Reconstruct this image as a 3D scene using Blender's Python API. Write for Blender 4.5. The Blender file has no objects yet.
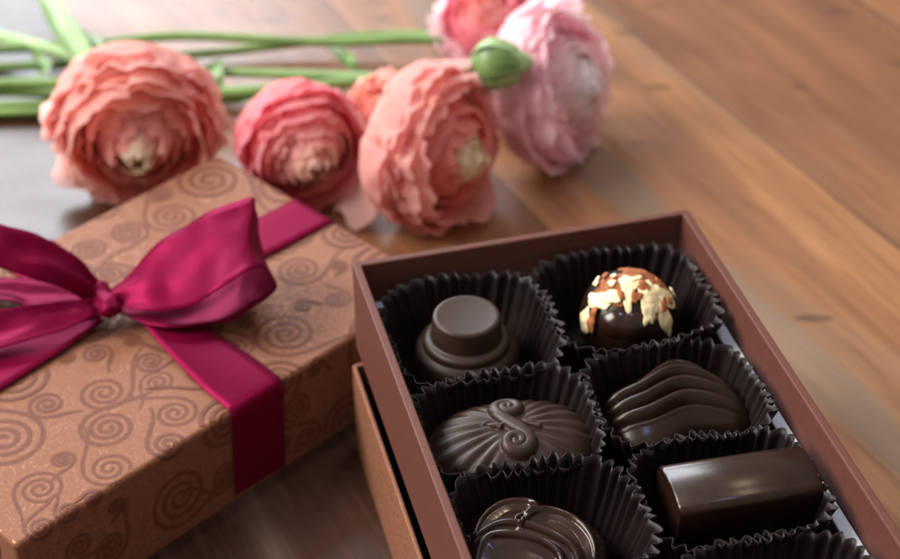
import bpy, bmesh, math, random
import numpy as np
from mathutils import Vector, Matrix, noise

S = bpy.context.scene
COL = S.collection
rad = math.radians
MM = 0.001

# ------------------------------------------------------------------ camera
CAM_H, PITCH, ROLL, FPX = 0.32979, rad(36.876), rad(-0.392), 1748.0
fw = Vector((0, math.cos(PITCH), -math.sin(PITCH)))
up0 = Vector((0, math.sin(PITCH), math.cos(PITCH)))
rt0 = Vector((1, 0, 0))
rt = math.cos(ROLL) * rt0 + math.sin(ROLL) * up0
up = -math.sin(ROLL) * rt0 + math.cos(ROLL) * up0
cam = bpy.data.cameras.new('camera')
camo = bpy.data.objects.new('camera', cam)
COL.objects.link(camo)
m = Matrix.Identity(4)
for i in range(3):
    m[i][0], m[i][1], m[i][2] = rt[i], up[i], -fw[i]
m[2][3] = CAM_H
camo.matrix_world = m
cam.sensor_width = 36
cam.lens = FPX / 900 * 36
cam.clip_start = 0.01
cam.clip_end = 50
cam.dof.use_dof = True
cam.dof.focus_distance = 0.395
cam.dof.aperture_fstop = 13.5
S.camera = camo


def at(px, py, z):
    """world point at height z that the photograph shows at pixel (px, py)"""
    d = fw + rt * ((px - 450) / FPX) - up * ((py - 279.5) / FPX)
    t = (z - CAM_H) / d.z
    return Vector((0, 0, CAM_H)) + d * t


# ------------------------------------------------------------------ light
world = bpy.data.worlds.new('World')
S.world = world
world.use_nodes = True
bg = world.node_tree.nodes['Background']
bg.inputs['Color'].default_value = (1.0, 0.84, 0.73, 1)
bg.inputs['Strength'].default_value = 0.36


def area(name, loc, target, sx, sy, energy, color):
    l = bpy.data.lights.new(name, 'AREA')
    l.shape = 'RECTANGLE'
    l.size, l.size_y, l.energy, l.color = sx, sy, energy, color
    o = bpy.data.objects.new(name, l)
    COL.objects.link(o)
    o.location = loc
    o.rotation_euler = (Vector(target) - Vector(loc)).to_track_quat('-Z', 'Y').to_euler()
    return o


area('window_light', (-0.80, 1.90, 0.93), (-0.04, 0.45, 0), 1.3, 0.70, 36, (0.88, 0.93, 1.0))
area('side_window_light', (-1.42, 0.36, 1.28), (0, 0.45, 0), 1.1, 0.9, 50, (1.0, 0.95, 0.88))
area('ceiling_lamp', (0.42, 1.15, 1.75), (0, 0.42, 0), 0.16, 0.16, 3.4, (1.0, 0.78, 0.52))
area('skylight', (0.10, 0.30, 1.60), (0.03, 0.36, 0), 0.20, 0.14, 2.4, (0.42, 0.56, 1.0))
S.view_settings.view_transform = 'Standard'
S.view_settings.look = 'None'
S.view_settings.exposure = 0.33
S.view_settings.gamma = 1


# ------------------------------------------------------------------ helpers
def mesh_obj(name, verts, faces, mats, parent=None, smooth=True, midx=None, attr=None):
    me = bpy.data.meshes.new(name)
    me.from_pydata([tuple(v) for v in verts], [], [tuple(f) for f in faces])
    for mm in (mats if isinstance(mats, (list, tuple)) else [mats]):
        me.materials.append(mm)
    if smooth:
        me.polygons.foreach_set('use_smooth', [True] * len(me.polygons))
    if midx is not None:
        me.polygons.foreach_set('material_index', midx)
    if attr is not None:
        a = me.attributes.new('tip', 'FLOAT', 'POINT')
        a.data.foreach_set('value', attr)
    me.update()
    o = bpy.data.objects.new(name, me)
    COL.objects.link(o)
    if parent:
        o.parent = parent
    return o


def empty(name, loc, rz, label, cat, group=None):
    o = bpy.data.objects.new(name, None)
    o.empty_display_size = 0.01
    COL.objects.link(o)
    o.location = loc
    o.rotation_euler = (0, 0, rz)
    return tag(o, label, cat, group)


def tag(o, label, cat, group=None):
    o['label'] = label
    o['category'] = cat
    if group:
        o['group'] = group
    return o


def grid_faces(nu, nv, closed_u=False, off=0):
    """vertex index = v*nu+u"""
    f = []
    for v in range(nv - 1):
        for u in range(nu if closed_u else nu - 1):
            u2 = (u + 1) % nu
            f.append((off + v * nu + u, off + v * nu + u2, off + (v + 1) * nu + u2, off + (v + 1) * nu + u))
    return f


def catmull(pts, n):
    pts = [Vector(p) for p in pts]
    P = [pts[0] * 2 - pts[1]] + pts + [pts[-1] * 2 - pts[-2]]
    out = []
    seg = len(pts) - 1
    for i in range(n):
        t = i / (n - 1) * seg
        k = min(int(t), seg - 1)
        t -= k
        a, b, c, d = P[k:k + 4]
        out.append(0.5 * ((2 * b) + (c - a) * t + (2 * a - 5 * b + 4 * c - d) * t * t + (3 * b - a - 3 * c + d) * t ** 3))
    return out


def tube_data(pts, radii, n=10, flat=1.0):
    vs = []
    prev = None
    for i, p in enumerate(pts):
        t = (pts[min(i + 1, len(pts) - 1)] - pts[max(i - 1, 0)]).normalized()
        ref = prev if prev is not None else (Vector((0, 0, 1)) if abs(t.z) < .9 else Vector((1, 0, 0)))
        a = (ref - t * ref.dot(t)).normalized()
        prev = a
        b = t.cross(a)
        for k in range(n):
            th = 2 * math.pi * k / n
            vs.append(p + (a * math.cos(th) * flat + b * math.sin(th)) * radii[i])
    fs = grid_faces(n, len(pts), True)
    fs.append(tuple(range(n - 1, -1, -1)))
    L = (len(pts) - 1) * n
    fs.append(tuple(range(L, L + n)))
    return vs, fs


def rounded_rect(hx, hy, r, seg=5):
    out = []
    for cx, cy, a0 in ((hx - r, hy - r, 0), (-hx + r, hy - r, 90), (-hx + r, -hy + r, 180), (hx - r, -hy + r, 270)):
        for k in range(seg + 1):
            a = rad(a0 + 90 * k / seg)
            out.append((cx + r * math.cos(a), cy + r * math.sin(a)))
    return out


def ring_solid(rings, cap0=True, cap1=True):
    n = len(rings[0])
    vs = [v for r in rings for v in r]
    fs = grid_faces(n, len(rings), True)
    if cap0:
        fs.append(tuple(range(n - 1, -1, -1)))
    if cap1:
        L = (len(rings) - 1) * n
        fs.append(tuple(range(L, L + n)))
    return vs, fs


# ------------------------------------------------------------------ materials
def mat(name):
    mt = bpy.data.materials.new(name)
    mt.use_nodes = True
    nt = mt.node_tree
    return mt, nt, nt.nodes['Principled BSDF']


class N:
    """tiny node helper"""
    def __init__(s, nt):
        s.nt = nt

    def new(s, t, **kw):
        n = s.nt.nodes.new(t)
        for k, v in kw.items():
            setattr(n, k, v)
        return n

    def link(s, a, b):
        s.nt.links.new(a, b)

    def setin(s, sock, v):
        if isinstance(v, (int, float, tuple, list)):
            sock.default_value = v
        else:
            s.link(v, sock)

    def math(s, op, a, b=None, c=None, clamp=False):
        n = s.new('ShaderNodeMath', operation=op, use_clamp=clamp)
        for i, v in enumerate((a, b, c)):
            if v is not None:
                s.setin(n.inputs[i], v)
        return n.outputs[0]

    def mix(s, f, a, b, mode='MIX'):
        n = s.new('ShaderNodeMix', data_type='RGBA', blend_type=mode)
        s.setin(n.inputs['Factor'], f)
        s.setin(n.inputs[6], a)
        s.setin(n.inputs[7], b)
        return n.outputs[2]

    def noise(s, vec, scale, detail=3, rough=.5, dist=0.0, out='Fac'):
        n = s.new('ShaderNodeTexNoise')
        n.inputs['Scale'].default_value = scale
        n.inputs['Detail'].default_value = detail
        n.inputs['Roughness'].default_value = rough
        n.inputs['Distortion'].default_value = dist
        if vec is not None:
            s.link(vec, n.inputs['Vector'])
        return n.outputs[out]

    def ramp(s, f, stops):
        n = s.new('ShaderNodeValToRGB')
        e = n.color_ramp.elements
        while len(e) < len(stops):
            e.new(.5)
        for el, (p, c) in zip(e, stops):
            el.position = p
            el.color = (*c, 1) if len(c) == 3 else c
        s.link(f, n.inputs[0])
        return n.outputs[0]

    def bump(s, h, strength, dist, normal=None):
        n = s.new('ShaderNodeBump')
        n.inputs['Strength'].default_value = strength
        n.inputs['Distance'].default_value = dist
        s.link(h, n.inputs['Height'])
        if normal is not None:
            s.link(normal, n.inputs['Normal'])
        return n.outputs[0]

    def obj(s, scale=(1, 1, 1), rz=0.0, loc=(0, 0, 0)):
        tc = s.new('ShaderNodeTexCoord')
        mp = s.new('ShaderNodeMapping')
        mp.inputs['Scale'].default_value = scale
        mp.inputs['Rotation'].default_value = (0, 0, rz)
        mp.inputs['Location'].default_value = loc
        s.link(tc.outputs['Object'], mp.inputs['Vector'])
        return mp.outputs[0]


GRAIN = rad(-63)


def wood_material():
    mt, nt, b = mat('worn_wood_planks')
    n = N(nt)
    co = n.obj(rz=-GRAIN)                       # x runs along the grain
    sep = n.new('ShaderNodeSeparateXYZ')
    n.link(co, sep.inputs[0])
    gx, gy = sep.outputs[0], sep.outputs[1]
    wob = n.noise(n.obj(rz=-GRAIN, scale=(4, 4, 4)), 1.0, 2)
    gyw = n.math('ADD', gy, n.math('MULTIPLY', n.math('SUBTRACT', wob, .5), .004))
    pl = n.math('DIVIDE', n.math('ADD', gyw, 0.0415), 0.094)
    idx = n.math('FLOOR', pl)
    fr = n.math('FRACT', pl)
    wn = n.new('ShaderNodeTexWhiteNoise', noise_dimensions='1D')
    n.link(idx, wn.inputs['W'])
    # grain coordinates, shifted per plank
    comb = n.new('ShaderNodeCombineXYZ')
    n.setin(comb.inputs[0], n.math('MULTIPLY', gx, 7.0))
    n.setin(comb.inputs[1], n.math('MULTIPLY', gyw, 70.0))
    n.setin(comb.inputs[2], n.math('MULTIPLY', wn.outputs[0], 37.0))
    grain = n.noise(comb.outputs[0], 1.0, 6, .62, .6)
    comb2 = n.new('ShaderNodeCombineXYZ')
    n.setin(comb2.inputs[0], n.math('MULTIPLY', gx, 28.0))
    n.setin(comb2.inputs[1], n.math('MULTIPLY', gyw, 620.0))
    n.setin(comb2.inputs[2], n.math('MULTIPLY', wn.outputs[0], 11.0))
    fine = n.noise(comb2.outputs[0], 1.0, 4, .65, .2)
    blot = n.noise(n.obj(rz=-GRAIN, scale=(9, 22, 9)), 1.0, 4, .55, .4)
    base = n.ramp(grain, [(.25, (.155, .069, .033)), (.45, (.225, .101, .047)), (.58, (.275, .130, .060)), (.78, (.335, .168, .078))])
    tone = n.ramp(wn.outputs[0], [(0, (.74, .68, .64)), (.5, (1, .97, .95)), (1, (1.16, 1.15, 1.02))])
    base = n.mix(1.0, base, tone, 'MULTIPLY')
    plank_shade = n.ramp(n.math('MULTIPLY', n.math('ADD', idx, 3.5), .1), [(.0, (.17, .14, .135)), (.495, (.17, .14, .135)), (.505, (.74, .68, .66)), (.595, (.74, .68, .66)), (.605, (1, 1, 1))])  # darker left-hand boards, with the gift box's shadow painted into their colour
    base = n.mix(1.0, base, plank_shade, 'MULTIPLY')
    base = n.mix(n.math('MULTIPLY', n.math('SUBTRACT', .52, fine, clamp=True), 2.2, clamp=True), base, (.085, .036, .018, 1))
    # greyed, worn streaks along the grain
    comb3 = n.new('ShaderNodeCombineXYZ')
    n.setin(comb3.inputs[0], n.math('MULTIPLY', gx, 5.0))
    n.setin(comb3.inputs[1], n.math('MULTIPLY', gy, 34.0))
    streak = n.noise(comb3.outputs[0], 1.0, 4, .6, .3)
    sm = n.ramp(streak, [(.55, (0, 0, 0)), (.68, (1, 1, 1))])
    # one long worn strip beside a board joint
    e = n.math('ABSOLUTE', n.math('SUBTRACT', gy, 0.2735))
    e = n.math('ADD', e, n.math('MULTIPLY', n.math('SUBTRACT', blot, .5), .012))
    strip = n.new('ShaderNodeMapRange', interpolation_type='SMOOTHSTEP')
    n.link(e, strip.inputs[0])
    strip.inputs[1].default_value = 0.0105
    strip.inputs[2].default_value = 0.0055
    sfac = n.math('MULTIPLY', strip.outputs[0], n.math('ADD', .45, n.math('MULTIPLY', fine, .7)), clamp=True)
    base = n.mix(n.math('MULTIPLY', sm, .30), base, (.20, .155, .115, 1))
    base = n.mix(n.math('MULTIPLY', sfac, .8), base, (.165, .135, .10, 1))
    # dents and dark specks
    vor = n.new('ShaderNodeTexVoronoi')
    vor.inputs['Scale'].default_value = 1.0
    n.link(n.obj(rz=-GRAIN, scale=(18, 60, 1)), vor.inputs['Vector'])
    spk = n.math('LESS_THAN', n.math('ADD', vor.outputs['Distance'], n.math('MULTIPLY', grain, .12)), .16)
    base = n.mix(n.math('MULTIPLY', spk, .6), base, (.05, .026, .016, 1))
    # joints
    d = n.math('MINIMUM', fr, n.math('SUBTRACT', 1.0, fr))
    joint = n.math('LESS_THAN', d, n.math('ADD', .001, n.math('MULTIPLY', blot, .009)))
    base = n.mix(n.math('MULTIPLY', joint, .75), base, (.035, .02, .013, 1))
    n.link(base, b.inputs['Base Color'])
    rgh = n.math('ADD', .27, n.math('MULTIPLY', blot, .22))
    n.link(rgh, b.inputs['Roughness'])
    b.inputs['Specular IOR Level'].default_value = .5
    h = n.math('SUBTRACT', n.math('ADD', n.math('MULTIPLY', fine, .5), n.math('MULTIPLY', grain, .5)), n.math('MULTIPLY', joint, 1.5))
    n.link(n.bump(h, .35, .0006), b.inputs['Normal'])
    return mt


def copper_material():
    mt, nt, b = mat('copper_glitter_paper')
    n = N(nt)
    co = n.obj()
    f = n.noise(co, 1500, 3, .7)
    big = n.noise(co, 60, 3, .6)
    c = n.ramp(f, [(.3, (.165, .066, .036)), (.5, (.215, .089, .049)), (.66, (.26, .111, .061)), (.8, (.46, .23, .13))])
    c = n.mix(n.math('MULTIPLY', big, .45), c, (.235, .096, .052, 1))
    n.link(c, b.inputs['Base Color'])
    vor = n.new('ShaderNodeTexVoronoi')
    vor.inputs['Scale'].default_value = 2400
    n.link(co, vor.inputs['Vector'])
    fl = n.new('ShaderNodeSeparateColor')
    n.link(vor.outputs['Color'], fl.inputs[0])
    spark = n.math('GREATER_THAN', fl.outputs[0], .88)
    n.link(n.math('ADD', .05, n.math('MULTIPLY', spark, .45)), b.inputs['Metallic'])
    n.link(n.math('SUBTRACT', .66, n.math('MULTIPLY', spark, .30)), b.inputs['Roughness'])
    b.inputs['Specular IOR Level'].default_value = .25
    hh = n.math('ADD', n.math('MULTIPLY', fl.outputs[1], .8), n.math('MULTIPLY', f, .8))
    n.link(n.bump(hh, .35, .00010), b.inputs['Normal'])
    return mt


def swirl_material():
    mt, nt, b = mat('embossed_brown_print')
    n = N(nt)
    f = n.noise(n.obj(), 900, 3, .6)
    n.link(n.ramp(f, [(.3, (.112, .038, .021)), (.7, (.158, .058, .033))]), b.inputs['Base Color'])
    b.inputs['Roughness'].default_value = .62
    b.inputs['Specular IOR Level'].default_value = .22
    return mt


def plain(name, col, rough, spec=.5, nscale=300, namp=.12, bump=.0, coat=0.0, sheen=0.0, bdist=.0002):
    mt, nt, b = mat(name)
    n = N(nt)
    f = n.noise(n.obj(), nscale, 4, .55)
    lo = tuple(x * (1 - namp) for x in col)
    hi = tuple(min(1, x * (1 + namp)) for x in col)
    n.link(n.ramp(f, [(.3, lo), (.7, hi)]), b.inputs['Base Color'])
    b.inputs['Roughness'].default_value = rough
    b.inputs['Specular IOR Level'].default_value = spec
    b.inputs['Coat Weight'].default_value = coat
    b.inputs['Coat Roughness'].default_value = .15
    b.inputs['Sheen Weight'].default_value = sheen
    if bump:
        n.link(n.bump(f, bump, bdist), b.inputs['Normal'])
    return mt


def chocolate(name, col, rough, coat=0.0):
    mt, nt, b = mat(name)
    n = N(nt)
    co = n.obj()
    f = n.noise(co, 160, 4, .6)
    g = n.noise(co, 900, 2, .5)
    c = n.ramp(f, [(.25, tuple(x * .8 for x in col)), (.75, tuple(x * 1.22 for x in col))])
    n.link(c, b.inputs['Base Color'])
    n.link(n.math('ADD', rough - .11, n.math('MULTIPLY', f, .24)), b.inputs['Roughness'])
    b.inputs['Specular IOR Level'].default_value = .38
    b.inputs['Coat Weight'].default_value = coat
    b.inputs['Coat Roughness'].default_value = .12
    n.link(n.bump(n.math('ADD', f, n.math('MULTIPLY', g, .25)), .12, .0003), b.inputs['Normal'])
    return mt


def ribbon_material():
    mt, nt, b = mat('crimson_satin')
    n = N(nt)
    f = n.noise(n.obj(scale=(1, 1, 1)), 2600, 2, .5)
    c = n.ramp(f, [(.3, (.130, .0018, .023)), (.7, (.175, .003, .032))])
    n.link(c, b.inputs['Base Color'])
    b.inputs['Roughness'].default_value = .46
    b.inputs['Specular IOR Level'].default_value = .04
    b.inputs['Specular Tint'].default_value = (1.0, .30, .58, 1)
    b.inputs['Sheen Weight'].default_value = .05
    b.inputs['Sheen Roughness'].default_value = .4
    b.inputs['Sheen Tint'].default_value = (1, .35, .6, 1)
    n.link(n.bump(f, .12, .0001), b.inputs['Normal'])
    tr = n.new('ShaderNodeBsdfTranslucent')
    tr.inputs[0].default_value = (.50, .010, .10, 1)
    mx = n.new('ShaderNodeMixShader')
    mx.inputs[0].default_value = .20
    gl = n.new('ShaderNodeBsdfAnisotropic')
    gl.inputs['Color'].default_value = (.34, .016, .085, 1)
    gl.inputs['Roughness'].default_value = .36
    m2 = n.new('ShaderNodeMixShader')
    m2.inputs[0].default_value = .15
    n.link(b.outputs[0], m2.inputs[1])
    n.link(gl.outputs[0], m2.inputs[2])
    n.link(m2.outputs[0], mx.inputs[1])
    n.link(tr.outputs[0], mx.inputs[2])
    n.link(mx.outputs[0], nt.nodes['Material Output'].inputs[0])
    return mt


def petal_material(name, base, tip, transl=.62):
    """petals: paler at the base, deeper at the rim, faint long veins"""
    mt, nt, b = mat(name)
    n = N(nt)
    a = n.new('ShaderNodeAttribute')
    a.attribute_name = 'tip'
    f = n.noise(n.obj(), 220, 3, .6)
    t = n.math('ADD', a.outputs['Fac'], n.math('MULTIPLY', n.math('SUBTRACT', f, .5), .5), clamp=True)
    c = n.ramp(t, [(.1, base), (.85, tip)])
    n.link(c, b.inputs['Base Color'])
    b.inputs['Roughness'].default_value = .7
    b.inputs['Specular IOR Level'].default_value = .15
    n.link(n.bump(f, .25, .0006), b.inputs['Normal'])
    tr = n.new('ShaderNodeBsdfTranslucent')
    n.link(c, tr.inputs[0])
    mx = n.new('ShaderNodeMixShader')
    mx.inputs[0].default_value = transl
    n.link(b.outputs[0], mx.inputs[1])
    n.link(tr.outputs[0], mx.inputs[2])
    n.link(mx.outputs[0], nt.nodes['Material Output'].inputs[0])
    return mt


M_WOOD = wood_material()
M_COPPER = copper_material()
M_SWIRL = swirl_material()
M_BROWN = plain('brown_card', (.105, .037, .026), .55, .22, 700, .10, .15)
M_GAP_SHADE = plain('gap_shade_black', (.012, .010, .011), .8, .2)  # black paints the shade in the gap below the tray
M_CARD = plain('pale_blue_white_card', (.62, .66, .68), .6, .3, 200, .05)
M_CUP = plain('dark_glassine_paper', (.0095, .0050, .0050), .50, .26, 420, .25, .25)
M_CHOC = chocolate('dark_chocolate', (.017, .0066, .0042), .29)
M_CHOC_MATT = chocolate('bloomed_chocolate', (.027, .0112, .0070), .46)
M_CHOC_GLOSS = chocolate('glossy_chocolate', (.020, .0066, .0042), .24, .3)
M_CREAM = plain('ivory_flake', (.84, .72, .42), .5, .4, 500, .12, .15)
M_COCOA = plain('rust_cocoa_crumb', (.30, .095, .030), .7, .3, 700, .45, .5)
M_RIB = ribbon_material()
M_STEM = plain('green_stem', (.135, .235, .058), .5, .4, 45, .40, .2)
M_STEM_PALE = plain('pale_green_stem', (.27, .42, .19), .5, .4, 60, .3, .2)
M_LEAF = plain('green_leaf', (.12, .215, .06), .45, .5, 180, .3, .2)

# ------------------------------------------------------------------ table
rect = rounded_rect(0.85, 0.75, 0.01, 4)
rings = []
for dz, ins in ((-.035, 0.0), (-.003, 0.0), (-.001, .001), (0, .003)):
    rings.append([(x * (1 - ins / .8), y * (1 - ins / .8) + 0.62, dz) for x, y in rect])
vs, fs = ring_solid(rings)
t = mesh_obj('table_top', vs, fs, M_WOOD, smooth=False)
t['kind'] = 'structure'

# ------------------------------------------------------------------ gift box
GA = rad(45.696)
C2 = Vector((-0.00296, 0.39819, 0))
LG, WG, HG = 0.14421, 0.09805, 0.030
ua = Vector((math.cos(GA), math.sin(GA), 0))
va = Vector((-math.sin(GA), math.cos(GA), 0))
gctr = C2 - ua * LG / 2 + va * WG / 2
gift = empty('gift_box', gctr, GA, 'closed copper swirl-patterned gift box tied with a crimson satin bow', 'gift box')
RB = 0.0014          # edge rounding


def fold(d, half):
    """distance d past the flat edge start -> (outward, drop)"""
    if d <= 0:
        return d, 0.0, 0.0
    arc = RB * math.pi / 2
    if d < arc:
        a = d / RB
        return RB * math.sin(a), RB * (1 - math.cos(a)), a
    return RB, RB + d - arc, math.pi / 2


def gift_surface(l, w, off):
    """unfolded wrapping-paper coordinates in metres -> local 3D point on the lid (None past a corner)"""
    x, y = LG / 2 - l, w - WG / 2
    hx, hy = LG / 2 - RB, WG / 2 - RB
    dx, dy = abs(x) - hx, abs(y) - hy
    if dx > 0 and dy > 0:
        return None
    if dx > 0:
        o, dr, a = fold(dx, hx)
        if dr > HG - .0008:
            return None
        sx = math.copysign(1, x)
        return Vector((sx * (hx + o + off * math.sin(a)), y, HG - dr + off * math.cos(a)))
    if dy > 0:
        o, dr, a = fold(dy, hy)
        if dr > HG - .0008:
            return None
        sy = math.copysign(1, y)
        return Vector((x, sy * (hy + o + off * math.sin(a)), HG - dr + off * math.cos(a)))
    return Vector((x, y, HG + off))


def lid_mesh():
    rings = []
    for ins, z in [(0, 0), (0, HG - RB)] + [(RB * (1 - math.cos(a)), HG - RB + RB * math.sin(a)) for a in (rad(22), rad(45), rad(68), rad(90))]:
        rr = max(.0018 - ins, .0004)
        rings.append([(x, y, z) for x, y in rounded_rect(LG / 2 - ins, WG / 2 - ins, rr, 4)])
    vs, fs = ring_solid(rings)
    vs = [Vector(v) for v in vs]
    midx = [0] * len(fs)
    rng = random.Random(5)

    def inv(px, py):
        X = at(px, py, HG) - C2
        return (-X.dot(ua), X.dot(va))

    circles = []
    for px, py, r in [(104, 393, 7), (108, 428, 7.5), (4, 440, 10.5), (40, 489, 6.5), (175, 413, 6), (158, 382, 4.6), (286, 334, 9.5),
                      (300, 270, 7), (337, 299, 4), (236, 347, 5), (172, 217, 8), (128, 233, 6), (90, 250, 5.5), (62, 460, 3.2), (40, 527, 4)]:
        l, w = inv(px, py)
        circles.append((l, w, r * MM))
    circles.append((.0965, -.0165, .0095))
    circles.append((.0820, -.0190, .0050))
    circles.append((.119, -.018, .0052))
    circles.append((.056, -.012, .0060))
    for r in (11.5, 9.5, 8, 6.5, 5.2, 4.2, 3.3, 2.6):
        for k in range(260):
            l, w = rng.uniform(-.028, LG + .028), rng.uniform(-.028, WG + .028)
            rr = r * MM
            if all(math.hypot(l - a, w - b) > (rr + c) * .98 + .0004 for a, b, c in circles):
                circles.append((l, w, rr))
    for i, (l, w, r) in enumerate(circles):
        hand = rng.choice((-1, 1))
        a0 = rng.uniform(0, 6.28)
        turns = 1.9 + min(1.2, r / .0085) + rng.uniform(-.2, .2)
        ns = int(turns * 26)
        pts = []
        for k in range(ns + 1):
            q = k / ns
            th = a0 + hand * q * turns * 2 * math.pi
            rr = r * (.10 + .90 * q ** 1.15)
            pts.append((l + rr * math.cos(th), w + rr * math.sin(th)))
        # tail that swings away the other way
        dx, dy = pts[-1][0] - pts[-2][0], pts[-1][1] - pts[-2][1]
        ang, st = math.atan2(dy, dx), math.hypot(dx, dy)
        tl = int(rng.uniform(7, 13))
        for k in range(tl):
            ang += hand * (.16 - .40 * (k / tl)) * .9
            pts.append((pts[-1][0] + st * math.cos(ang), pts[-1][1] + st * math.sin(ang)))
        wd = (.00040 + .026 * r) * rng.uniform(.9, 1.15)
        prev = None
        n = len(pts)
        for k in range(n):
            a, b = pts[max(k - 1, 0)], pts[min(k + 1, n - 1)]
            ln = math.hypot(b[0] - a[0], b[1] - a[1]) or 1
            nx, ny = -(b[1] - a[1]) / ln, (b[0] - a[0]) / ln
            hw = wd * min(1, (n - k) / 8 + .35) * min(1, k / 6 + .5)
            off = .00003 + .0000032 * (i % 61)
            A = gift_surface(pts[k][0] + nx * hw, pts[k][1] + ny * hw, off)
            B = gift_surface(pts[k][0] - nx * hw, pts[k][1] - ny * hw, off)
            if A is None or B is None or (prev and (A - vs[prev[0]]).length > .004):
                prev = None
                continue
            vs.extend((A, B))
            cur = (len(vs) - 2, len(vs) - 1)
            if prev:
                fs.append((prev[0], prev[1], cur[1], cur[0]))
                midx.append(1)
            prev = cur
    return vs, fs, midx


vs, fs, mi = lid_mesh()
lid = mesh_obj('lid', vs, fs, [M_COPPER, M_SWIRL], gift, smooth=False, midx=mi)

GINV = (Matrix.Translation(gctr) @ Matrix.Rotation(GA, 4, 'Z')).inverted()


def G(px, py, z):
    return GINV @ at(px, py, z)


def strip(name, pairs, parent, n=60, m=9, bulge=0.0, crease=0.0, seed=0, wave=0.0):
    """a ribbon ruled between two edge curves, slightly domed across"""
    A = catmull([p[0] for p in pairs], n)
    B = catmull([p[1] for p in pairs], n)
    vs = []
    for i in range(n):
        tA = (A[min(i + 1, n - 1)] - A[max(i - 1, 0)])
        nrm = tA.cross(B[i] - A[i])
        nrm = nrm.normalized() if nrm.length > 1e-12 else Vector((0, 0, 1))
        for j in range(m):
            q = j / (m - 1)
            p = A[i].lerp(B[i], q)
            b = bulge * 4 * q * (1 - q) * math.sin(math.pi * min(1, max(0, i / (n - 1))))
            wv = wave * noise.noise(Vector((i * .09, q * 2.3, seed * 7.1)))
            cr = crease * math.exp(-i / (n * .16)) * math.sin(q * 9.0 + seed)
            vs.append(p + nrm * (b + wv + cr))
    o = mesh_obj(name, vs, grid_faces(m, n), M_RIB, parent)
    sd = o.modifiers.new('thickness', 'SOLIDIFY')
    sd.thickness = .00022
    sd.offset = 0
    return o


# ribbon bands round the box (one mesh), then loops, tail and knot
def band_mesh():
    vs, fs = [], []

    def add(path_a, path_b, m=7):
        off = len(vs)
        n = len(path_a)
        for a, b in zip(path_a, path_b):
            for j in range(m):
                vs.append(a.lerp(b, j / (m - 1)))
        fs.extend(grid_faces(m, n, False, off))

    def run(p0, p1, steps, wdt0, wdt1, lift):
        pa, pb = [], []
        d = Vector((p1[0] - p0[0], p1[1] - p0[1], 0))
        nn = Vector((-d.y, d.x, 0)).normalized()
        for i in range(steps):
            q = i / (steps - 1)
            l, w = p0[0] + d.x * q, p0[1] + d.y * q
            wd = wdt0 + (wdt1 - wdt0) * min(1, q * 2.1) ** .7
            lf = .00045 + lift * (1 - q) ** 3
            a = gift_surface(l + nn.x * wd / 2, w + nn.y * wd / 2, lf)
            b = gift_surface(l - nn.x * wd / 2, w - nn.y * wd / 2, lf)
            if a is None or b is None:
                break
            pa.append(a)
            pb.append(b)
        add(pa, pb)

    run((.066, .049), (.0705, -.0296), 90, .009, .0178, .0022)      # to the front
    run((.068, .0545), (-.0294, .0512), 90, .009, .0172, .0020)     # to the right
    run((.078, .058), (LG + .0296, .0585), 90, .010, .0172, .0015)  # to the left
    run((.074, .060), (.0725, WG + .0296), 60, .009, .0175, .0015)  # to the back
    return vs, fs


vs, fs = band_mesh()
rib = mesh_obj('ribbon', vs, fs, M_RIB, gift)
sd = rib.modifiers.new('thickness', 'SOLIDIFY')
sd.thickness = .00022
sd.offset = 0

strip('bow_loop', [
    (G(101, 298, .0345), G(110, 304, .0345)),
    (G(128, 272, .041), G(135, 309, .0375)),
    (G(165, 236, .050), G(172, 309, .0425)),
    (G(208, 212, .057), G(207, 298, .049)),
    (G(250, 198, .060), G(242, 274, .0545)),
    (G(255, 211, .0555), G(267, 268, .0505)),
    (G(257, 232, .046), G(274, 287, .0435)),
    (G(244, 254, .0375), G(256, 308, .037)),
    (G(212, 274, .0335), G(214, 324, .0340)),
    (G(165, 292, .0335), G(165, 328, .0335)),
    (G(112, 300, .034), G(112, 310, .034)),
], rib, n=120, m=13, bulge=.0012, crease=.0014, seed=1, wave=.0018)

strip('bow_loop', [
    (G(104, 290, .0355), G(100, 302, .0355)),
    (G(78, 259, .0455), G(74, 292, .0410)),
    (G(38, 236, .0530), G(36, 280, .0475)),
    (G(-8, 222, .0585), G(-2, 267, .0525)),
    (G(-60, 214, .0600), G(-52, 262, .0540)),
    (G(-84, 226, .0550), G(-80, 276, .0490)),
    (G(-78, 250, .0440), G(-74, 296, .0410)),
    (G(-45, 268, .0370), G(-44, 304, .0368)),
    (G(0, 275, .0345), G(2, 300, .0360)),
    (G(48, 284, .0340), G(46, 310, .0350)),
    (G(100, 294, .0345), G(98, 306, .0345)),
], rib, n=120, m=13, bulge=.0012, crease=.0014, seed=2, wave=.0018)

strip('bow_tail', [
    (G(104, 296, .0365), G(102, 312, .0360)),
    (G(82, 299, .0385), G(88, 318, .0365)),
    (G(50, 303, .0385), G(58, 331, .0355)),
    (G(10, 309, .0375), G(16, 344, .0345)),
    (G(-40, 318, .0355), G(-30, 358, .0335)),
    (G(-80, 326, .0340), G(-72, 370, .0335)),
], rib, n=60, m=11, bulge=-.0012, crease=.0007, seed=3, wave=.0014)


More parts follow.
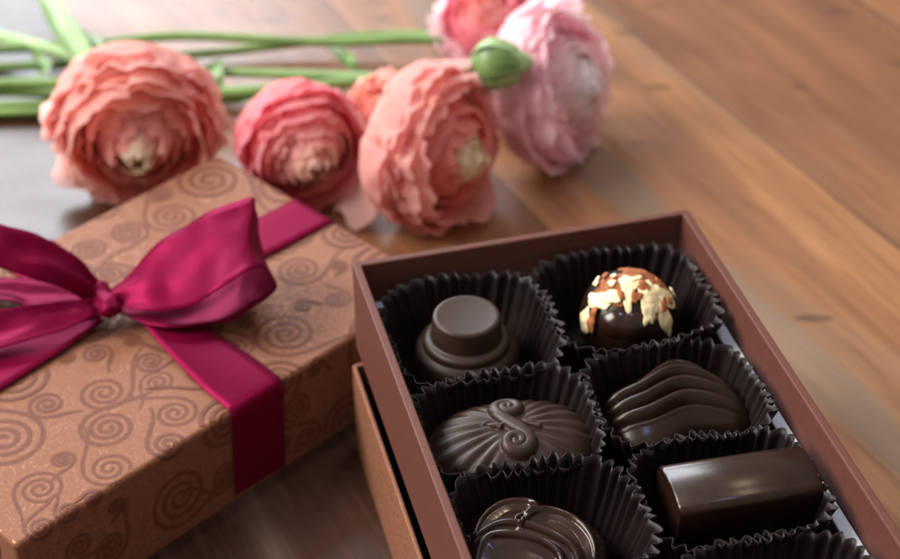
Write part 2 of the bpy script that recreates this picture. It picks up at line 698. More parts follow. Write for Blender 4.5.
def knot_mesh():
    c = G(104, 299, .0365)
    ax = (G(96, 285, .0365) - G(114, 313, .0365)).normalized()
    zz = Vector((0, 0, 1))
    ay = zz.cross(ax).normalized()
    vs = []
    nu, nv = 40, 22
    for v in range(nv):
        q = v / (nv - 1) * 2 - 1
        for u in range(nu):
            th = 2 * math.pi * u / nu
            prof = .0030 * (1 - .30 * abs(q) ** 3) * (1 - .16 * math.exp(-((q - .15) / .28) ** 2))
            prof += .00016 * math.sin(th * 7 + q * 2.5) + .0005 * noise.noise(Vector((q * 3, math.cos(th) * .8, math.sin(th) * .8)))
            vs.append(c + ax * q * .0070 + ay * math.cos(th) * prof * 1.25 + zz * math.sin(th) * prof * .80)
    fs = grid_faces(nu, nv, True)
    fs.append(tuple(range(nu - 1, -1, -1)))
    fs.append(tuple(range((nv - 1) * nu, nv * nu)))
    return vs, fs


vs, fs = knot_mesh()
mesh_obj('bow_knot', vs, fs, M_RIB, rib)

# ------------------------------------------------------------------ open chocolate box
OA = rad(14.589)
P1 = Vector((-0.02532, 0.36212, 0))
OW, OL, OH, LZ, SH = 0.09197, 0.150, 0.06398, 0.0372, 0.0293
WT = 0.0022
ub = Vector((math.cos(OA), math.sin(OA), 0))
vb = Vector((-math.sin(OA), math.cos(OA), 0))
octr = P1 + ub * OW / 2 - vb * OL / 2
obox = empty('chocolate_box', octr, OA, 'open brown card box holding chocolates in dark paper cups', 'chocolate box')


def BL(u, v, z):
    """box coordinates (mm from the back left corner) -> local point"""
    return Vector((u * MM - OW / 2, OL / 2 - v * MM, z))


def BW(u, v, z=0.0):
    p = P1 + ub * (u * MM) - vb * (v * MM)
    return Vector((p.x, p.y, z))


def open_tray(hx, hy, z0, z1, th, floor, r=.0012):
    rings = []
    e = .0004
    for ins, z in ((0, z0), (0, z1 - e), (e * .3, z1 - e * .3), (e, z1), (th - e, z1), (th - e * .3, z1 - e * .3), (th, z1 - e), (th, z0 + floor)):
        rings.append([(x, y, z) for x, y in rounded_rect(hx - ins, hy - ins, max(r - ins, .0003), 3)])
    return ring_solid(rings)


vs, fs = open_tray(OW / 2, OL / 2, LZ, OH, WT, .0012)
mesh_obj('tray', vs, fs, M_BROWN, obox, smooth=False)
SO = .0011
vs, fs = open_tray(OW / 2 + SO, OL / 2 + SO, 0, SH, .0012, .0012)
mesh_obj('copper_base', vs, fs, M_COPPER, obox, smooth=False)
rings = []
for ins, z in ((.0035, .0012), (.0032, LZ - .0006), (.0045, LZ - .0001)):
    rings.append([(x, y, z) for x, y in rounded_rect(OW / 2 - ins, OL / 2 - ins, .002, 3)])
vs, fs = ring_solid(rings)
mesh_obj('shaded_gap_base', vs, fs, M_GAP_SHADE, obox, smooth=False)  # added recessed support; its black stands in for shade in the gap
# pale insert: a ledge round the walls with a folded-down inner edge
ZI = OH - .0122
rings = []
gap = .0002
for ins, z in ((WT + gap, LZ + .0014), (WT + gap, ZI - .0002), (WT + gap + .0002, ZI), (.0054, ZI), (.0056, ZI - .0003), (.0056, ZI - .0008)):
    rings.append([(x, y, z) for x, y in rounded_rect(OW / 2 - ins, OL / 2 - ins, .0006, 2)])
vs, fs = ring_solid(rings, False, False)
mesh_obj('insert_card', vs, fs, M_CARD, obox, smooth=False)


# ------------------------------------------------------------------ paper cups
def superell(a, b, th, p):
    c, s = math.cos(th), math.sin(th)
    r = (abs(c / a) ** p + abs(s / b) ** p) ** (-1 / p)
    return r * c, r * s


def paper_cup(u, v, a, b, label, seed, rimz=.0215, rot=0.0):
    root_z = LZ + .0013
    rng = random.Random(seed)
    NF = 42
    per = 6
    nu = NF * per
    levels = 11
    fl_amp = [rng.uniform(.5, 1.45) for _ in range(NF)]
    fl_ph = [rng.uniform(-.36, .36) for _ in range(NF)]
    vs = []
    for k in range(levels):
        q = k / (levels - 1)
        for i in range(nu):
            th = 2 * math.pi * i / nu
            fi = i / per
            f0 = int(fi) % NF
            f1 = (f0 + 1) % NF
            fr = fi - int(fi)
            am = fl_amp[f0] * (1 - fr) + fl_amp[f1] * fr
            ph = fl_ph[f0] * (1 - fr) + fl_ph[f1] * fr
            x, y = superell(a, b, th, 3.6)
            sc = .66 + .34 * q ** .8
            nz = noise.noise(Vector((math.cos(th) * 1.7, math.sin(th) * 1.7, seed * 3.3 + q * .6)))
            sc += (.06 * nz + .03 * noise.noise(Vector((math.cos(th) * 5, math.sin(th) * 5, seed * 2.2 + q)))) * q
            amp = (.00018 + .00080 * q ** 1.2) * am
            w = math.sin(2 * math.pi * (fi + ph))
            w = math.copysign(abs(w) ** .85, w)
            rr = math.hypot(x, y)
            x2, y2 = x * sc, y * sc
            x2 += x / rr * w * amp
            y2 += y / rr * w * amp
            z = q * (rimz + .0019 * noise.noise(Vector((math.cos(th) * 1.3, math.sin(th) * 1.3, seed * 9.1)))) + .00008 * w * q ** 3
            vs.append(Vector((x2, y2, z)))
    fs = grid_faces(nu, levels, True)
    fs.append(tuple(range(nu - 1, -1, -1)))
    o = mesh_obj('paper_cup', vs, fs, M_CUP)
    o.location = BW(u, v, root_z)
    o.rotation_euler = (0, 0, OA + rot)
    sd = o.modifiers.new('thickness', 'SOLIDIFY')
    sd.thickness = .00016
    sd.offset = 1
    tag(o, label, 'paper cup', 'dark fluted paper cups in the box')
    return o


RH = {1: 26.5, 2: 63.5, 3: 97.5, 4: 131}
paper_cup(24.3, RH[1], .0212, .0212, 'dark fluted paper cup round the two-tier round chocolate', 1, .0203)
paper_cup(65.8, RH[1] - 1.0, .0212, .0208, 'dark fluted paper cup round the flake-topped truffle', 2, .0208)
paper_cup(23.8, RH[2], .0212, .0180, 'dark fluted paper cup round the oval scroll chocolate', 3, .0203)
paper_cup(65.4, RH[2], .0207, .0178, 'dark fluted paper cup round the wavy ridged chocolate', 4, .0203)
paper_cup(23.5, RH[3], .0210, .0178, 'dark fluted paper cup round the glossy folded chocolate', 5, .0213)
paper_cup(65.0, RH[3], .0206, .0176, 'dark fluted paper cup round the smooth bar chocolate', 6, .0203)
paper_cup(64.0, RH[4], .0206, .0170, 'dark fluted paper cup nearest the viewer, only its rim showing', 7, .0205)

CZ = LZ + .0013 + .0004
CS = 1.13


def choc(name, vs, fs, mt, u, v, rz, label, parent=None):
    o = mesh_obj(name, vs, fs, mt)
    o.location = BW(u, v, CZ)
    o.rotation_euler = (0, 0, OA + rz)
    o.scale = (CS, CS, CS)
    tag(o, label, 'chocolate', 'chocolates in the open box')
    return o


def lathe(profile, n=72):
    vs = []
    for r, z in profile:
        for k in range(n):
            th = 2 * math.pi * k / n
            vs.append((r * math.cos(th), r * math.sin(th), z))
    fs = grid_faces(n, len(profile), True)
    fs.append(tuple(range(n - 1, -1, -1)))
    L = (len(profile) - 1) * n
    fs.append(tuple(range(L, L + n)))
    return vs, fs


# two-tier round chocolate
prof = [(.0112, 0), (.0124, .0006), (.0126, .0015), (.0116, .0095), (.0111, .0106), (.0100, .0111), (.0098, .0113), (.0098, .0119), (.0096, .0126), (.0089, .0131), (.0083, .0132),
        (.0080, .0134), (.0079, .0138), (.0076, .0182), (.0074, .0187), (.0070, .01895), (.0064, .0189), (.0050, .0187)]
vs, fs = lathe(prof)
choc('tiered_chocolate', vs, fs, M_CHOC_MATT, 24.0, 24.5, 0, 'round two-tier dark chocolate with a flat top')


# heightfield chocolates: outline R(theta), height over the plan
def dome(outline, top, side_h, nr=60, nt=200, base_in=.93):
    vs = []
    n = nt
    for q, z in ((base_in, 0), (base_in + .03, .0006), (1.0, side_h * .55), (1.0, side_h * .9)):
        for k in range(n):
            th = 2 * math.pi * k / n
            r = outline(th) * q
            vs.append(Vector((r * math.cos(th), r * math.sin(th), z)))
    for j in range(1, nr):
        q = math.cos(math.pi / 2 * j / nr) if j < nr * .35 else None
        q = 1 - (j / nr) ** 1.25
        for k in range(n):
            th = 2 * math.pi * k / n
            r = outline(th) * q
            x, y = r * math.cos(th), r * math.sin(th)
            vs.append(Vector((x, y, top(x, y, q, th))))
    fs = grid_faces(n, 3 + nr, True)
    fs.append(tuple(range(n - 1, -1, -1)))
    L = (2 + nr) * n
    vs.append(Vector((0, 0, top(0, 0, 0, 0))))
    for k in range(n):
        fs.append((L + k, L + (k + 1) % n, len(vs) - 1))
    return vs, fs


def seg_dist(px, py, pts):
    best, bt = 1e9, 0
    n = len(pts) - 1
    for i in range(n):
        ax, ay = pts[i]
        bx, by = pts[i + 1]
        dx, dy = bx - ax, by - ay
        t = max(0, min(1, ((px - ax) * dx + (py - ay) * dy) / (dx * dx + dy * dy + 1e-18)))
        d = math.hypot(px - ax - dx * t, py - ay - dy * t)
        if d < best:
            best, bt = d, (i + t) / n
    return best, bt


# oval with rays and an S scroll
def scroll_path():
    """an S whose two ends curl in, in mm"""
    half = []
    R0 = 2.75
    c = (.2, 5.3)
    for k in range(40):
        q = k / 39
        th = rad(180) - (1 - q) * rad(520)
        r = .45 + (R0 - .45) * q ** .9
        half.append((c[0] + r * math.cos(th), c[1] + r * math.sin(th)))
    half += [(-2.2, 3.5), (-1.2, 1.6)]
    pts = half + [(0, 0)] + [(-x, -y) for x, y in reversed(half)]
    return [(x * MM, y * MM) for x, y in pts]


SCROLL = scroll_path()


def oval_out(th):
    return 1 / ((abs(math.cos(th) / .0186) ** 2.3 + abs(math.sin(th) / .0132) ** 2.3) ** (1 / 2.3))


def oval_top(x, y, q, th):
    h = .0075 + .0082 * math.sqrt(max(0, 1 - q ** 2.6))
    # rays fanning out from the waist
    a = math.atan2(y * 1.0, (abs(x) + .0015))
    ray = .5 + .5 * math.cos(a * 27)
    fade = min(1, max(0, (abs(x) - .0030) / .0045)) * min(1, max(0, (1 - q) / .12))
    h += .00062 * (ray ** .7 - .5) * fade
    if abs(x) < .0085 and abs(y) < .0092:
        xr, yr = x, y
        d, t = seg_dist(xr, yr, SCROLL)
        wd = .00110 + .0006 * (1 - abs(t - .5) * 2)
        if d < wd:
            h += .0016 * math.sqrt(1 - (d / wd) ** 2)
        # small straps beside the scroll
        for sx in (1, -1):
            xs, ys = (x * sx), (y * sx)
            u_, v_ = xs * .82 + ys * -.57, xs * .57 + ys * .82
            if abs(u_ - .0036) < .0022 and abs(v_ - .0018) < .00085:
                e = min(1, (.0022 - abs(u_ - .0036)) / .0003) * min(1, (.00085 - abs(v_ - .0018)) / .0003)
                h += .0008 * e
    return h


vs, fs = dome(oval_out, oval_top, .0078, nr=90, nt=280)
choc('oval_chocolate', vs, fs, M_CHOC_MATT, 24.6, 63.2, rad(-4), 'oval dark chocolate embossed with an S scroll and fanned rays')


# wavy leaf-shaped chocolate
def wave_out(th):
    c, s = math.cos(th), math.sin(th)
    p = 3.2 if c < 0 else 2.1
    return 1 / ((abs(c / .0162) ** p + abs(s / .0108) ** p) ** (1 / p))


def wave_top(x, y, q, th):
    X, Y = x / .0162, y / .0108
    body = math.sqrt(max(0, 1 - q ** 3.2))
    h = .0070 + (.0074 + .0018 * Y - .0006 * X) * body
    ys = Y * (1 + .30 * X * X) + .10 * math.sin(X * 3)
    ridge = abs(math.sin(ys * 8.6 + .3)) ** .9
    am = .0023 * min(1, (1 - q) / .08) * (1 - .45 * max(0, X))
    if ys < -.42:
        am *= max(0, 1 - (-.42 - ys) / .15)
    return h + am * (ridge - .5)


def wave_warp(v):
    X = v.x / .0162
    ks = [(-1.5, .20), (-1, .05), (-.45, .0), (.25, .62), (1, .0), (1.5, -.6)]
    yy = 0.0
    for k in range(len(ks) - 1):
        if X <= ks[k + 1][0] or k == len(ks) - 2:
            p0, p1, p2, p3 = (ks[max(0, min(len(ks) - 1, k + d))] for d in (-1, 0, 1, 2))
            t = (X - p1[0]) / (p2[0] - p1[0])
            m1 = (p2[1] - p0[1]) / (p2[0] - p0[0]) * (p2[0] - p1[0])
            m2 = (p3[1] - p1[1]) / (p3[0] - p1[0]) * (p2[0] - p1[0])
            yy = (2 * t ** 3 - 3 * t * t + 1) * p1[1] + (t ** 3 - 2 * t * t + t) * m1 + (3 * t * t - 2 * t ** 3) * p2[1] + (t ** 3 - t * t) * m2
            break
    return Vector((v.x, v.y + .0092 * yy - .0022, v.z))


vs, fs = dome(wave_out, wave_top, .0072, nr=90, nt=260)
vs = [wave_warp(v) for v in vs]
choc('wavy_chocolate', vs, fs, M_CHOC, 66.0, 61.5, rad(-4), 'leaf-shaped dark chocolate with flowing wavy ridges')


# smooth bar with a barrel top
def bar_mesh():
    prof = []
    hw, ht = .0076, .0186
    rf, rb = .0020, .0040           # edge roundings, front and back
    prof.append((-hw, 0))
    for k in range(15):
        a = math.pi - math.pi / 2 * k / 14
        prof.append((-hw + rf + rf * math.cos(a), ht - rf + rf * math.sin(a)))
    for k in range(1, 10):
        q = k / 10
        prof.append((-hw + rf + (2 * hw - rf - rb) * q, ht + .0007 * 4 * q * (1 - q)))
    for k in range(15):
        a = math.pi / 2 - math.pi / 2 * k / 14
        prof.append((hw - rb + rb * math.cos(a), ht - rb + rb * math.sin(a)))
    prof.append((hw, 0))
    vs = []
    L = .0148
    e = .0004
    cz = .009
    secs = ((-L, -e), (-L + e, 0), (L - e, 0), (L, -e))
    n = len(prof)
    rows = [(-L, -e)] + list(secs) + [(L, -e)]      # doubled end rows keep the flat ends crisp
    for x, ins in rows:
        for y, z in prof:
            d = math.hypot(y, z - cz) or 1
            vs.append((x, y + y / d * ins, max(0, z + (z - cz) / d * ins)))
    fs = []
    for r in (1, 2, 3):
        for k in range(n):
            k2 = (k + 1) % n
            fs.append((r * n + k2, r * n + k, (r + 1) * n + k, (r + 1) * n + k2))
    fs.append(tuple(range(n)))
    fs.append(tuple(range(6 * n - 1, 5 * n - 1, -1)))
    return vs, fs


vs, fs = bar_mesh()
choc('bar_chocolate', vs, fs, M_CHOC, 68.3, 95.5, rad(-3), 'smooth dark chocolate bar with a rounded top and flat ends')


# chocolate of overlapping leaves
def leaf_out(th):
    return .0150 * (1 + .05 * math.cos(3 * th + .8)) * (1 - .06 * abs(math.sin(th)))


FOLDS = []
for pts in ([(-10.5, 2.5), (-7, 7.5), (-2, 10.2), (2.6, 9), (3.6, 6.6), (1, 4.6), (-1.5, 3.6)],
            [(-1, 1.4), (2, 4.4), (5.8, 5.2), (10, 2.2), (12, -3), (11.5, -8)],
            [(-10.5, 2.5), (-5, 3.4), (0, 1.4), (4, -2), (7.2, -6), (7.6, -11)],
            [(-12.5, -5), (-9, .6), (-5, .4), (1, -3), (4, -7), (3.5, -11)]):
    FOLDS.append([(p.x * MM, p.y * MM) for p in catmull([(a, b, 0) for a, b in pts], 26)])


def leaf_top(x, y, q, th):
    h = .0080 + .0078 * math.sqrt(max(0, 1 - q ** 2.4))
    ed = min(1, (1 - q) * 7)
    ds = [seg_dist(x, y, f) for f in FOLDS]
    d = min(a for a, b in ds)
    h -= ed * .0011 * min(1, max(0, (d - .0004) / .0022))
    for a, b in ds:
        w = .0011 * (.55 + .45 * math.sin(math.pi * min(1, max(0, b))))
        if a < w:
            h += ed * .0009 * (1 - (a / w) ** 2) ** 1.2
    return h


vs, fs = dome(leaf_out, leaf_top, .0085, nr=110, nt=260)
choc('folded_chocolate', vs, fs, M_CHOC_GLOSS, 18.3, 97.0, 0, 'glossy rounded dark chocolate with interlaced curling folds')


# truffle with flakes
def truffle():
    R = .0122
    cz = R * .95
    vs = []
    nu, nv = 64, 40
    for v in range(nv):
        ph = math.pi * (v + .5) / nv
        for u in range(nu):
            th = 2 * math.pi * u / nu
            d = Vector((math.sin(ph) * math.cos(th), math.sin(ph) * math.sin(th), -math.cos(ph)))
            r = R * (1 + .018 * noise.noise(d * 2.2))
            p = d * r + Vector((0, 0, cz))
            p.z = max(p.z, 0)
            vs.append(p)
    fs = grid_faces(nu, nv, True)
    fs.append(tuple(range(nu - 1, -1, -1)))
    fs.append(tuple(range((nv - 1) * nu, nv * nu)))
    tr = choc('truffle', vs, fs, M_CHOC, 67.0, 24.5, 0, 'round dark truffle topped with ivory flakes and rust crumbs')
    tr.scale = (1.02, 1.02, 1.02)
    C = Vector((0, 0, cz))
    # smooth bulge at the front: two merged lobes
    vs2, fs2 = [], []
    ca, sa = math.cos(-1.965 + math.pi / 2), math.sin(-1.965 + math.pi / 2)
    for v in range(30):
        ph = math.pi * (v + .5) / 30
        for u in range(56):
            th = 2 * math.pi * u / 56
            d = Vector((math.sin(ph) * math.cos(th), math.sin(ph) * math.sin(th), math.cos(ph)))
            cleft = 1 - .055 * math.exp(-((d.x + .12) / .16) ** 2)
            p = Vector((d.x * .0076, d.y * .0054 * cleft - .0070, d.z * .0055 * cleft + .0034))
            vs2.append(C + Vector((p.x * ca - p.y * sa, p.x * sa + p.y * ca, p.z)))
    fs2 += [tuple(reversed(f)) for f in grid_faces(56, 30, True)]
    fs2.append(tuple(range(56)))
    fs2.append(tuple(range(56 * 30 - 1, 56 * 29 - 1, -1)))
    mesh_obj('smooth_lobe', vs2, fs2, M_CHOC_GLOSS, tr)
    # flakes and crumbs lying on the crown
    rng = random.Random(11)

    def flake(name, th, ph, a, b, mt, lift, tn, seed, dome_h=.0006):
        d = Vector((math.sin(ph) * math.cos(th), math.sin(ph) * math.sin(th), math.cos(ph)))
        t1 = d.cross(Vector((0, 0, 1)))
        t1 = t1.normalized() if t1.length > .01 else Vector((1, 0, 0))
        t2 = d.cross(t1)
        t1, t2 = t1 * math.cos(tn) + t2 * math.sin(tn), t2 * math.cos(tn) - t1 * math.sin(tn)
        vs, n, rings = [], 40, 9
        for top in (1, 0):
            for j in range(rings):
                q = (j + .3) / (rings - .7) if top else (rings - 1 - j + .3) / (rings - .7)
                for k in range(n):
                    an = 2 * math.pi * k / n
                    e = 1 + .46 * noise.noise(Vector((math.cos(an) * 1.6, math.sin(an) * 1.6, seed * 5.7))) + .16 * noise.noise(Vector((math.cos(an) * 5, math.sin(an) * 5, seed * 2.7)))
                    dir3 = (d * R + t1 * a * q * e * math.cos(an) + t2 * b * q * e * math.sin(an)).normalized()
                    rug = dome_h * (.75 + .8 * noise.noise(dir3 * 8 + Vector((seed, 0, 0))))
                    hgt = R + lift * .7 + (rug * .7 if top else -.0004) * math.sqrt(max(.0, 1 - q * q * .9))
                    vs.append(C + dir3 * hgt)
        fs = grid_faces(n, rings * 2, True)
        fs.append(tuple(range(n - 1, -1, -1)))
        fs.append(tuple(range((rings * 2 - 1) * n, rings * 2 * n)))
        return mesh_obj(name, vs, fs, mt, tr)

    B = -1.965
    specs = [  # azimuth from the viewer side, polar angle, half sizes, material
        ('crumb', B - .9, rad(20), .0075, .0055, M_COCOA, .0001, .3, .0006),
        ('crumb', B + 2.4, rad(30), .0085, .0070, M_COCOA, .0001, 1.0, .0006),
        ('crumb', B + 1.1, rad(40), .0060, .0050, M_COCOA, .0001, 1.0, .0006),
        ('flake', B - .05, rad(22), .0016, .0048, M_CREAM, .0008, .25, .0005),
        ('flake', B + .12, rad(8), .0022, .0026, M_CREAM, .0008, .5, .0005),
        ('flake', B + .80, rad(32), .0024, .0052, M_CREAM, .0009, -.5, .0006),
        ('flake', B - .95, rad(46), .0042, .0022, M_CREAM, .0006, .35, .0006),
        ('flake', B - .62, rad(34), .0030, .0016, M_CREAM, .0009, .6, .0006),
        ('flake', B - 1.02, rad(78), .0022, .0038, M_CREAM, .0004, .4, .0005),
        ('flake', B + 1.00, rad(64), .0019, .0056, M_CREAM, .0006, .1, .0006),
        ('flake', B + .62, rad(48), .0020, .0040, M_CREAM, .0009, -.3, .0006),
        ('flake', B + 1.35, rad(44), .0024, .0046, M_CREAM, .0008, .5, .0006),
        ('crumb', B + .90, rad(20), .0012, .0017, M_COCOA, .0015, .2, .0004),
        ('crumb', B + 1.10, rad(50), .0018, .0008, M_COCOA, .0016, .6, .0004),
        ('crumb', B - .80, rad(68), .0012, .0030, M_COCOA, .0014, .2, .0008),
        ('crumb', B + .25, rad(30), .0008, .0012, M_COCOA, .0016, .1, .0003),
    ]
    for k in range(16):
        specs.append((rng.choice(('crumb', 'flake')), B + rng.uniform(-1.9, 1.9), rad(rng.uniform(8, 62)), rng.uniform(.0005, .0011), rng.uniform(.0006, .0016), rng.choice((M_COCOA, M_CREAM)), .0014, rng.uniform(0, 3), .0005))
    specs = [s_ for s_ in specs if not (s_[3] < .0012 and abs(s_[1] - B) < .6 and s_[2] > rad(34))]
    for i, (nm, th, ph, a, b, mt, lift, tn, dh) in enumerate(specs):
        flake(nm, th, ph, a, b, mt, lift, tn, i + 1, dh)


truffle()


# ------------------------------------------------------------------ flowers
def petal_mesh(R, H, base_r, rim, az, half, seed, ruff, flare, nu=17, nv=11, notch=.10, jag=1.0):
    """one petal on a cup-shaped shell; axis is +z, base at the origin"""
    vs, at_ = [], []
    for j in range(nv):
        t = j / (nv - 1)
        for i in range(nu):
            s = i / (nu - 1) * 2 - 1
            top = 1 - notch * abs(s) ** 2.2 + jag * .07 * noise.noise(Vector((s * 2.6, seed * 4.1, 0))) + jag * .05 * noise.noise(Vector((s * 7, seed * 2.1, 3)))
            tt = t * top
            # radius profile: swells quickly, then leans in (rim<1) or out (rim>1)
            swell = math.sin(min(1, tt / .55) * math.pi / 2) ** .8
            lean = 0 if tt < .5 else ((tt - .5) / .5) ** 1.7
            r = base_r + (R - base_r) * swell
            r *= 1 + (rim - 1) * lean
            wv = ruff * t * t * (1.25 * noise.noise(Vector((s * 2.2, t * 1.5, seed * 3.7))) + .8 * noise.noise(Vector((s * 5.5, t * 2.5, seed * 1.3))))
            r += wv * R
            wid = half * (math.sin(min(1, (t * .85 + .12)) * math.pi / 2) ** .6)
            th = az + s * wid
            z = H * (tt ** (1.15)) + flare * lean * H + wv * H * .25
            vs.append(Vector((r * math.cos(th), r * math.sin(th), z)))
            at_.append(t)
    return vs, grid_faces(nu, nv), at_


def leaf_blade(pts, widths, fold_, n=24, m=9):
    P = catmull(pts, n)
    vs = []
    for i in range(n):
        q = i / (n - 1)
        tg = (P[min(i + 1, n - 1)] - P[max(i - 1, 0)]).normalized()
        sd_ = tg.cross(Vector((0, 0, 1)))
        sd_ = sd_.normalized() if sd_.length > 1e-6 else Vector((1, 0, 0))
        nr = sd_.cross(tg)
        k = q * (len(widths) - 1)
        a = min(int(k), len(widths) - 2)
        w = widths[a] * (1 - (k - a)) + widths[a + 1] * (k - a)
        for j in range(m):
            s = j / (m - 1) * 2 - 1
            vs.append(P[i] + sd_ * s * w + nr * (abs(s) ** 1.4 * w * fold_ + .0004 * noise.noise(Vector((i * .3, s * 2, 1)))))
    return vs, grid_faces(m, n)


def flower(center, axis, R, H, label, mats, layers, seed, stem_pts, stem_r, stem_mat, outer_flare=1.06, ruff=.10, leaves=(), drop=None, close=.05, inner=.30, drp=.52):
    axis = Vector(axis).normalized()
    base = Vector(center) - axis * H * .52
    root = bpy.data.objects.new('ranunculus', None)
    COL.objects.link(root)
    root.empty_display_size = .01
    root.location = base
    tag(root, label, 'flower', 'ranunculus flowers laid on the table')
    rot = Vector((0, 0, 1)).rotation_difference(axis).to_matrix().to_4x4()
    rng = random.Random(seed)
    K = len(layers)
    az = rng.uniform(0, 6.28)
    for k in range(K):
        f = k / (K - 1)
        npet, mi = layers[k]
        Rk = R * (inner + (1 - inner) * f ** .92)
        rim = close + (1.0 - close) * min(1, f / .75) ** .8
        if f > .8:
            rim = 1.0 + (outer_flare - 1.0) * (f - .8) / .2
        Hk = H * (1.0 - drp * f ** 1.4 - (.06 if k == 0 else 0))
        for j in range(npet):
            az += 2 * math.pi / npet + rng.uniform(-.22, .22)
            half = math.pi / npet * rng.uniform(1.15, 1.5)
            sdv = rng.uniform(0, 50)
            vs, fs, ta = petal_mesh(Rk * rng.uniform(.95, 1.05), Hk * (rng.uniform(.86, 1.34) if f > .7 else rng.uniform(.90, 1.06)), R * .07 + .05 * Rk, rim * rng.uniform(.95, 1.05), az, half, sdv,
                                    ruff * (.22 + .78 * f ** 2) * min(1, f * 4), .04 if f > .8 else 0, notch=.10 if f > .3 else .03, jag=min(1, f * 3))
            vs = [rot @ v for v in vs]
            low = min(v.z for v in vs) + base.z
            if low < .0006:                     # petals touching the table are pushed up by it
                for v in vs:
                    zz = v.z + base.z
                    if zz < .004:
                        v.z = .0006 + (zz - low) / max(1e-6, (.004 - low)) * .0034 - base.z
            mt = mats[min(mi, len(mats) - 1)]
            mesh_obj('petal', vs, fs, mt, root, attr=ta)
        az += 1.1
    if drop:
        # a petal that has slipped loose from the underside
        A = catmull([p - base for p in drop[0]], 14)
        B = catmull([p - base for p in drop[1]], 14)
        vs, ta = [], []
        for i in range(14):
            for j in range(9):
                q = j / 8
                vs.append(A[i].lerp(B[i], q) + Vector((0, 0, .004 * math.sin(math.pi * q))))
                ta.append(1 - i / 13)
        mesh_obj('petal', vs, grid_faces(9, 14), mats[0], root, attr=ta)
    # calyx
    for k in range(5):
        vs, fs, ta = petal_mesh(R * .62, H * .30, R * .05, 1.25, k * 1.2566, .42, k + seed, .05, 0)
        mesh_obj('sepal', [rot @ v - axis * .0012 for v in vs], fs, M_LEAF, root)
    P = catmull([base + axis * .002] + [Vector(p) for p in stem_pts], 40)
    rr = [stem_r * (1 - .12 * i / 39 + .05 * noise.noise(Vector((i * .35, seed, 0)))) for i in range(40)]
    vs, fs = tube_data([p - base for p in P], rr, 12)
    mesh_obj('stem', vs, fs, stem_mat, root)
    for pts, widths, fo, lm in leaves:
        vs, fs = leaf_blade([Vector(p) - base for p in pts], widths, fo)
        mesh_obj('leaf', vs, fs, lm, root)
    return root


PINKPALE, CORAL, ROSE = (.80, .42, .36), (.80, .22, .16), (.74, .10, .13)
coral_set = [petal_material('blush_outer_petal', (.94, .68, .60), (.95, .60, .56)),
             petal_material('coral_petal', (.95, .66, .54), (.96, .54, .48)),
             petal_material('rose_petal', (.95, .68, .58), (.95, .53, .49)),
             petal_material('cream_heart_petal', (.76, .70, .42), (.90, .78, .60))]
rose_set = [petal_material('pink_outer_petal', (.93, .55, .55), (.94, .42, .50)),
            petal_material('deep_rose_petal', (.96, .58, .55), (.96, .44, .48)),
            petal_material('rose_mid_petal', (.96, .68, .60), (.96, .54, .53)),
            petal_material('peach_heart_petal', (.92, .76, .58), (.92, .66, .56))]
peach_set = [petal_material('peach_outer_petal', (.94, .67, .59), (.95, .56, .53)),
             petal_material('peach_petal', (.94, .64, .51), (.95, .49, .44)),
             petal_material('salmon_petal', (.93, .62, .48), (.93, .42, .38)),
             petal_material('straw_heart_petal', (.80, .72, .44), (.91, .80, .60))]
pale_set = [petal_material('pale_pink_petal', (.97, .84, .86), (.98, .76, .81)),
            petal_material('mid_pink_petal', (.97, .82, .85), (.97, .68, .76)),
            petal_material('white_pink_petal', (.97, .88, .88), (.97, .82, .84)),
            petal_material('white_heart_petal', (.94, .92, .90), (.94, .88, .91))]


def lay(spec):
    out = []
    for cnt, n, mi in spec:
        out += [(n, mi)] * cnt
    return out


# big coral bloom behind the gift box
c = at(137, 130, .027)
flower(c, (.14, -.92, -.10), .0270, .038, 'big coral ranunculus bloom, leftmost, behind the gift box', coral_set,
       lay([(4, 4, 3), (4, 5, 2), (7, 5, 1), (4, 6, 0)]), 3,
       [at(105, 92, .012), at(40, 92, .006), at(-60, 90, .005)], .0023, M_STEM,
       leaves=[([at(92, 72, .012), at(70, 42, .016), at(52, 10, .018), at(40, -20, .016)], [.0042, .0052, .0042, .002], .5, M_STEM_PALE),
               ([at(85, 60, .008), at(96, 45, .014), at(80, 30, .012)], [.001, .003, .0006], .4, M_LEAF)], ruff=.17, outer_flare=1.10)
# rose pink bloom in the middle
c = at(305, 150, .022)
flower(c, (.34, -.9, .06), .0215, .032, 'rose pink ranunculus with a peach centre, between two coral blooms', rose_set,
       lay([(4, 4, 3), (3, 4, 3), (6, 5, 2), (6, 5, 1), (1, 6, 0)]), 5,
       [at(275, 100, .012), at(200, 100, .006), at(60, 104, .004), at(-60, 108, .004)], .0019, M_STEM,
       leaves=[([at(222, 98, .006), at(212, 76, .012), at(222, 60, .010)], [.001, .0045, .0008], .5, M_LEAF)])
# peach bloom beside the open box
c = at(440, 150, .026)
flower(c, (.80, -.62, .10), .0265, .036, 'peach ranunculus with a straw-coloured centre, by the corner of the open box', peach_set,
       lay([(4, 4, 3), (2, 4, 3), (5, 5, 2), (5, 5, 1), (4, 6, 0)]), 8,
       [at(385, 84, .020), at(300, 88, .016), at(210, 92, .012), at(90, 84, .010), at(-60, 84, .008)], .0023, M_STEM, ruff=.13,
       leaves=[([at(300, 90, .014), at(270, 98, .013), at(240, 104, .008)], [.0012, .0026, .0008], .4, M_STEM_PALE)],
       drop=([at(372, 178, .020), at(352, 188, .010), at(336, 205, .003), at(334, 214, .002)], [at(380, 205, .012), at(372, 220, .006), at(356, 230, .0015), at(348, 226, .001)]))
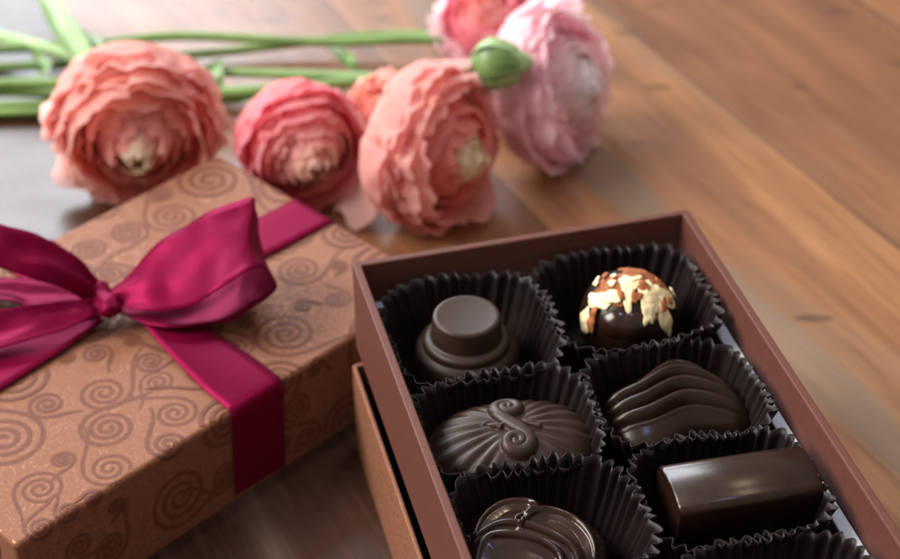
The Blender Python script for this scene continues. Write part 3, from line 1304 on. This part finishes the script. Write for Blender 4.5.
# pale pink bloom at the right
c = at(556, 86, .026)
flower(c, (.82, -.40, .30), .0265, .036, 'pale pink double ranunculus, rightmost bloom on the bare table', pale_set,
       lay([(4, 4, 3), (2, 4, 3), (5, 5, 2), (5, 5, 1), (4, 6, 0)]), 13,
       [at(515, 60, .022), at(440, 40, .018), at(320, 42, .014), at(180, 36, .012), at(90, 44, .010), at(-60, 52, .008)], .0020, M_STEM, ruff=.18, outer_flare=1.12)
# bloom at the top edge
c = at(487, 18, .026)
flower(c, (-.15, -.35, .75), .0200, .032, 'pink and coral ranunculus cut by the top edge of the picture', [pale_set[0], rose_set[0], rose_set[2], coral_set[1]],
       lay([(2, 4, 3), (3, 5, 2), (3, 5, 1), (3, 6, 0)]), 17,
       [at(440, 36, .010), at(360, 36, .007), at(240, 50, .004), at(100, 62, .004), at(-60, 70, .004)], .0019, M_STEM, ruff=.15,
       leaves=[([at(330, 46, .008), at(345, 60, .011), at(362, 78, .007)], [.0008, .0034, .0008], .5, M_LEAF)])
# small coral bloom glimpsed between two others
c = at(384, 112, .016)
flower(c, (.1, -.5, .6), .0130, .024, 'small coral ranunculus half hidden between the rose and peach blooms', [coral_set[1], coral_set[1], coral_set[2], coral_set[3]],
       lay([(2, 4, 3), (2, 5, 2), (3, 5, 1), (1, 5, 0)]), 23,
       [at(350, 104, .006), at(240, 96, .004), at(90, 110, .003), at(-60, 114, .003)], .0017, M_STEM)


# green bud lying in front of the pale bloom
def bud():
    tipp, basep = at(533, 62, .047), at(470, 66, .045)
    ax = (tipp - basep).normalized()
    Ln = (tipp - basep).length
    root = bpy.data.objects.new('flower_bud', None)
    COL.objects.link(root)
    root.location = basep
    tag(root, 'unopened green bud in front of the pale pink bloom', 'flower bud')
    rot = Vector((0, 0, 1)).rotation_difference(ax).to_matrix().to_4x4()
    vs = []
    nu, nv = 32, 22
    for v in range(nv):
        q = v / (nv - 1)
        r = .0080 * (math.sin(math.pi * min(1, q * .90 + .06)) ** .75) * (1 - .35 * q)
        for u in range(nu):
            th = 2 * math.pi * u / nu
            rr = r * (1 + .06 * math.cos(5 * th + q * 2))
            vs.append(rot @ Vector((rr * math.cos(th), rr * math.sin(th), q * Ln)))
    fs = grid_faces(nu, nv, True)
    fs.append(tuple(range(nu - 1, -1, -1)))
    fs.append(tuple(range((nv - 1) * nu, nv * nu)))
    mesh_obj('bud_body', vs, fs, M_STEM_PALE, root)
    for k in range(5):
        vs, fs, ta = petal_mesh(.0088, Ln * .78, .002, .55, k * 1.2566 + .3, .62, k + 3.3, .06, 0)
        mesh_obj('sepal', [rot @ v for v in vs], fs, M_LEAF if k % 2 else M_STEM_PALE, root)
    P = catmull([basep, at(452, 72, .038), at(420, 80, .022), at(340, 76, .014), at(160, 74, .006), at(-60, 100, .005)], 40)
    vs, fs = tube_data([p - basep for p in P], [.0018] * 40, 10)
    mesh_obj('stem', vs, fs, M_STEM, root)


bud()


# a loose stem with narrow leaves at the far left
def loose_stem():
    pts = [at(128, 82, .010), at(105, 70, .010), at(60, 52, .010), at(0, 38, .009), at(-70, 22, .006)]
    root = bpy.data.objects.new('cut_stem', None)
    COL.objects.link(root)
    root.location = pts[0]
    tag(root, 'thick pale green cut stem slanting under the leaf at the far left', 'stem')
    P = catmull(pts, 30)
    vs, fs = tube_data([p - pts[0] for p in P], [.0030 + .0005 * math.sin(i * .3) for i in range(30)], 12)
    mesh_obj('stem', vs, fs, M_STEM_PALE, root)
    vs, fs = leaf_blade([Vector(p) - pts[0] for p in (at(30, 50, .008), at(44, 66, .008), at(38, 80, .004))], [.001, .003, .0008], .4)
    mesh_obj('leaf', vs, fs, M_LEAF, root)


loose_stem()
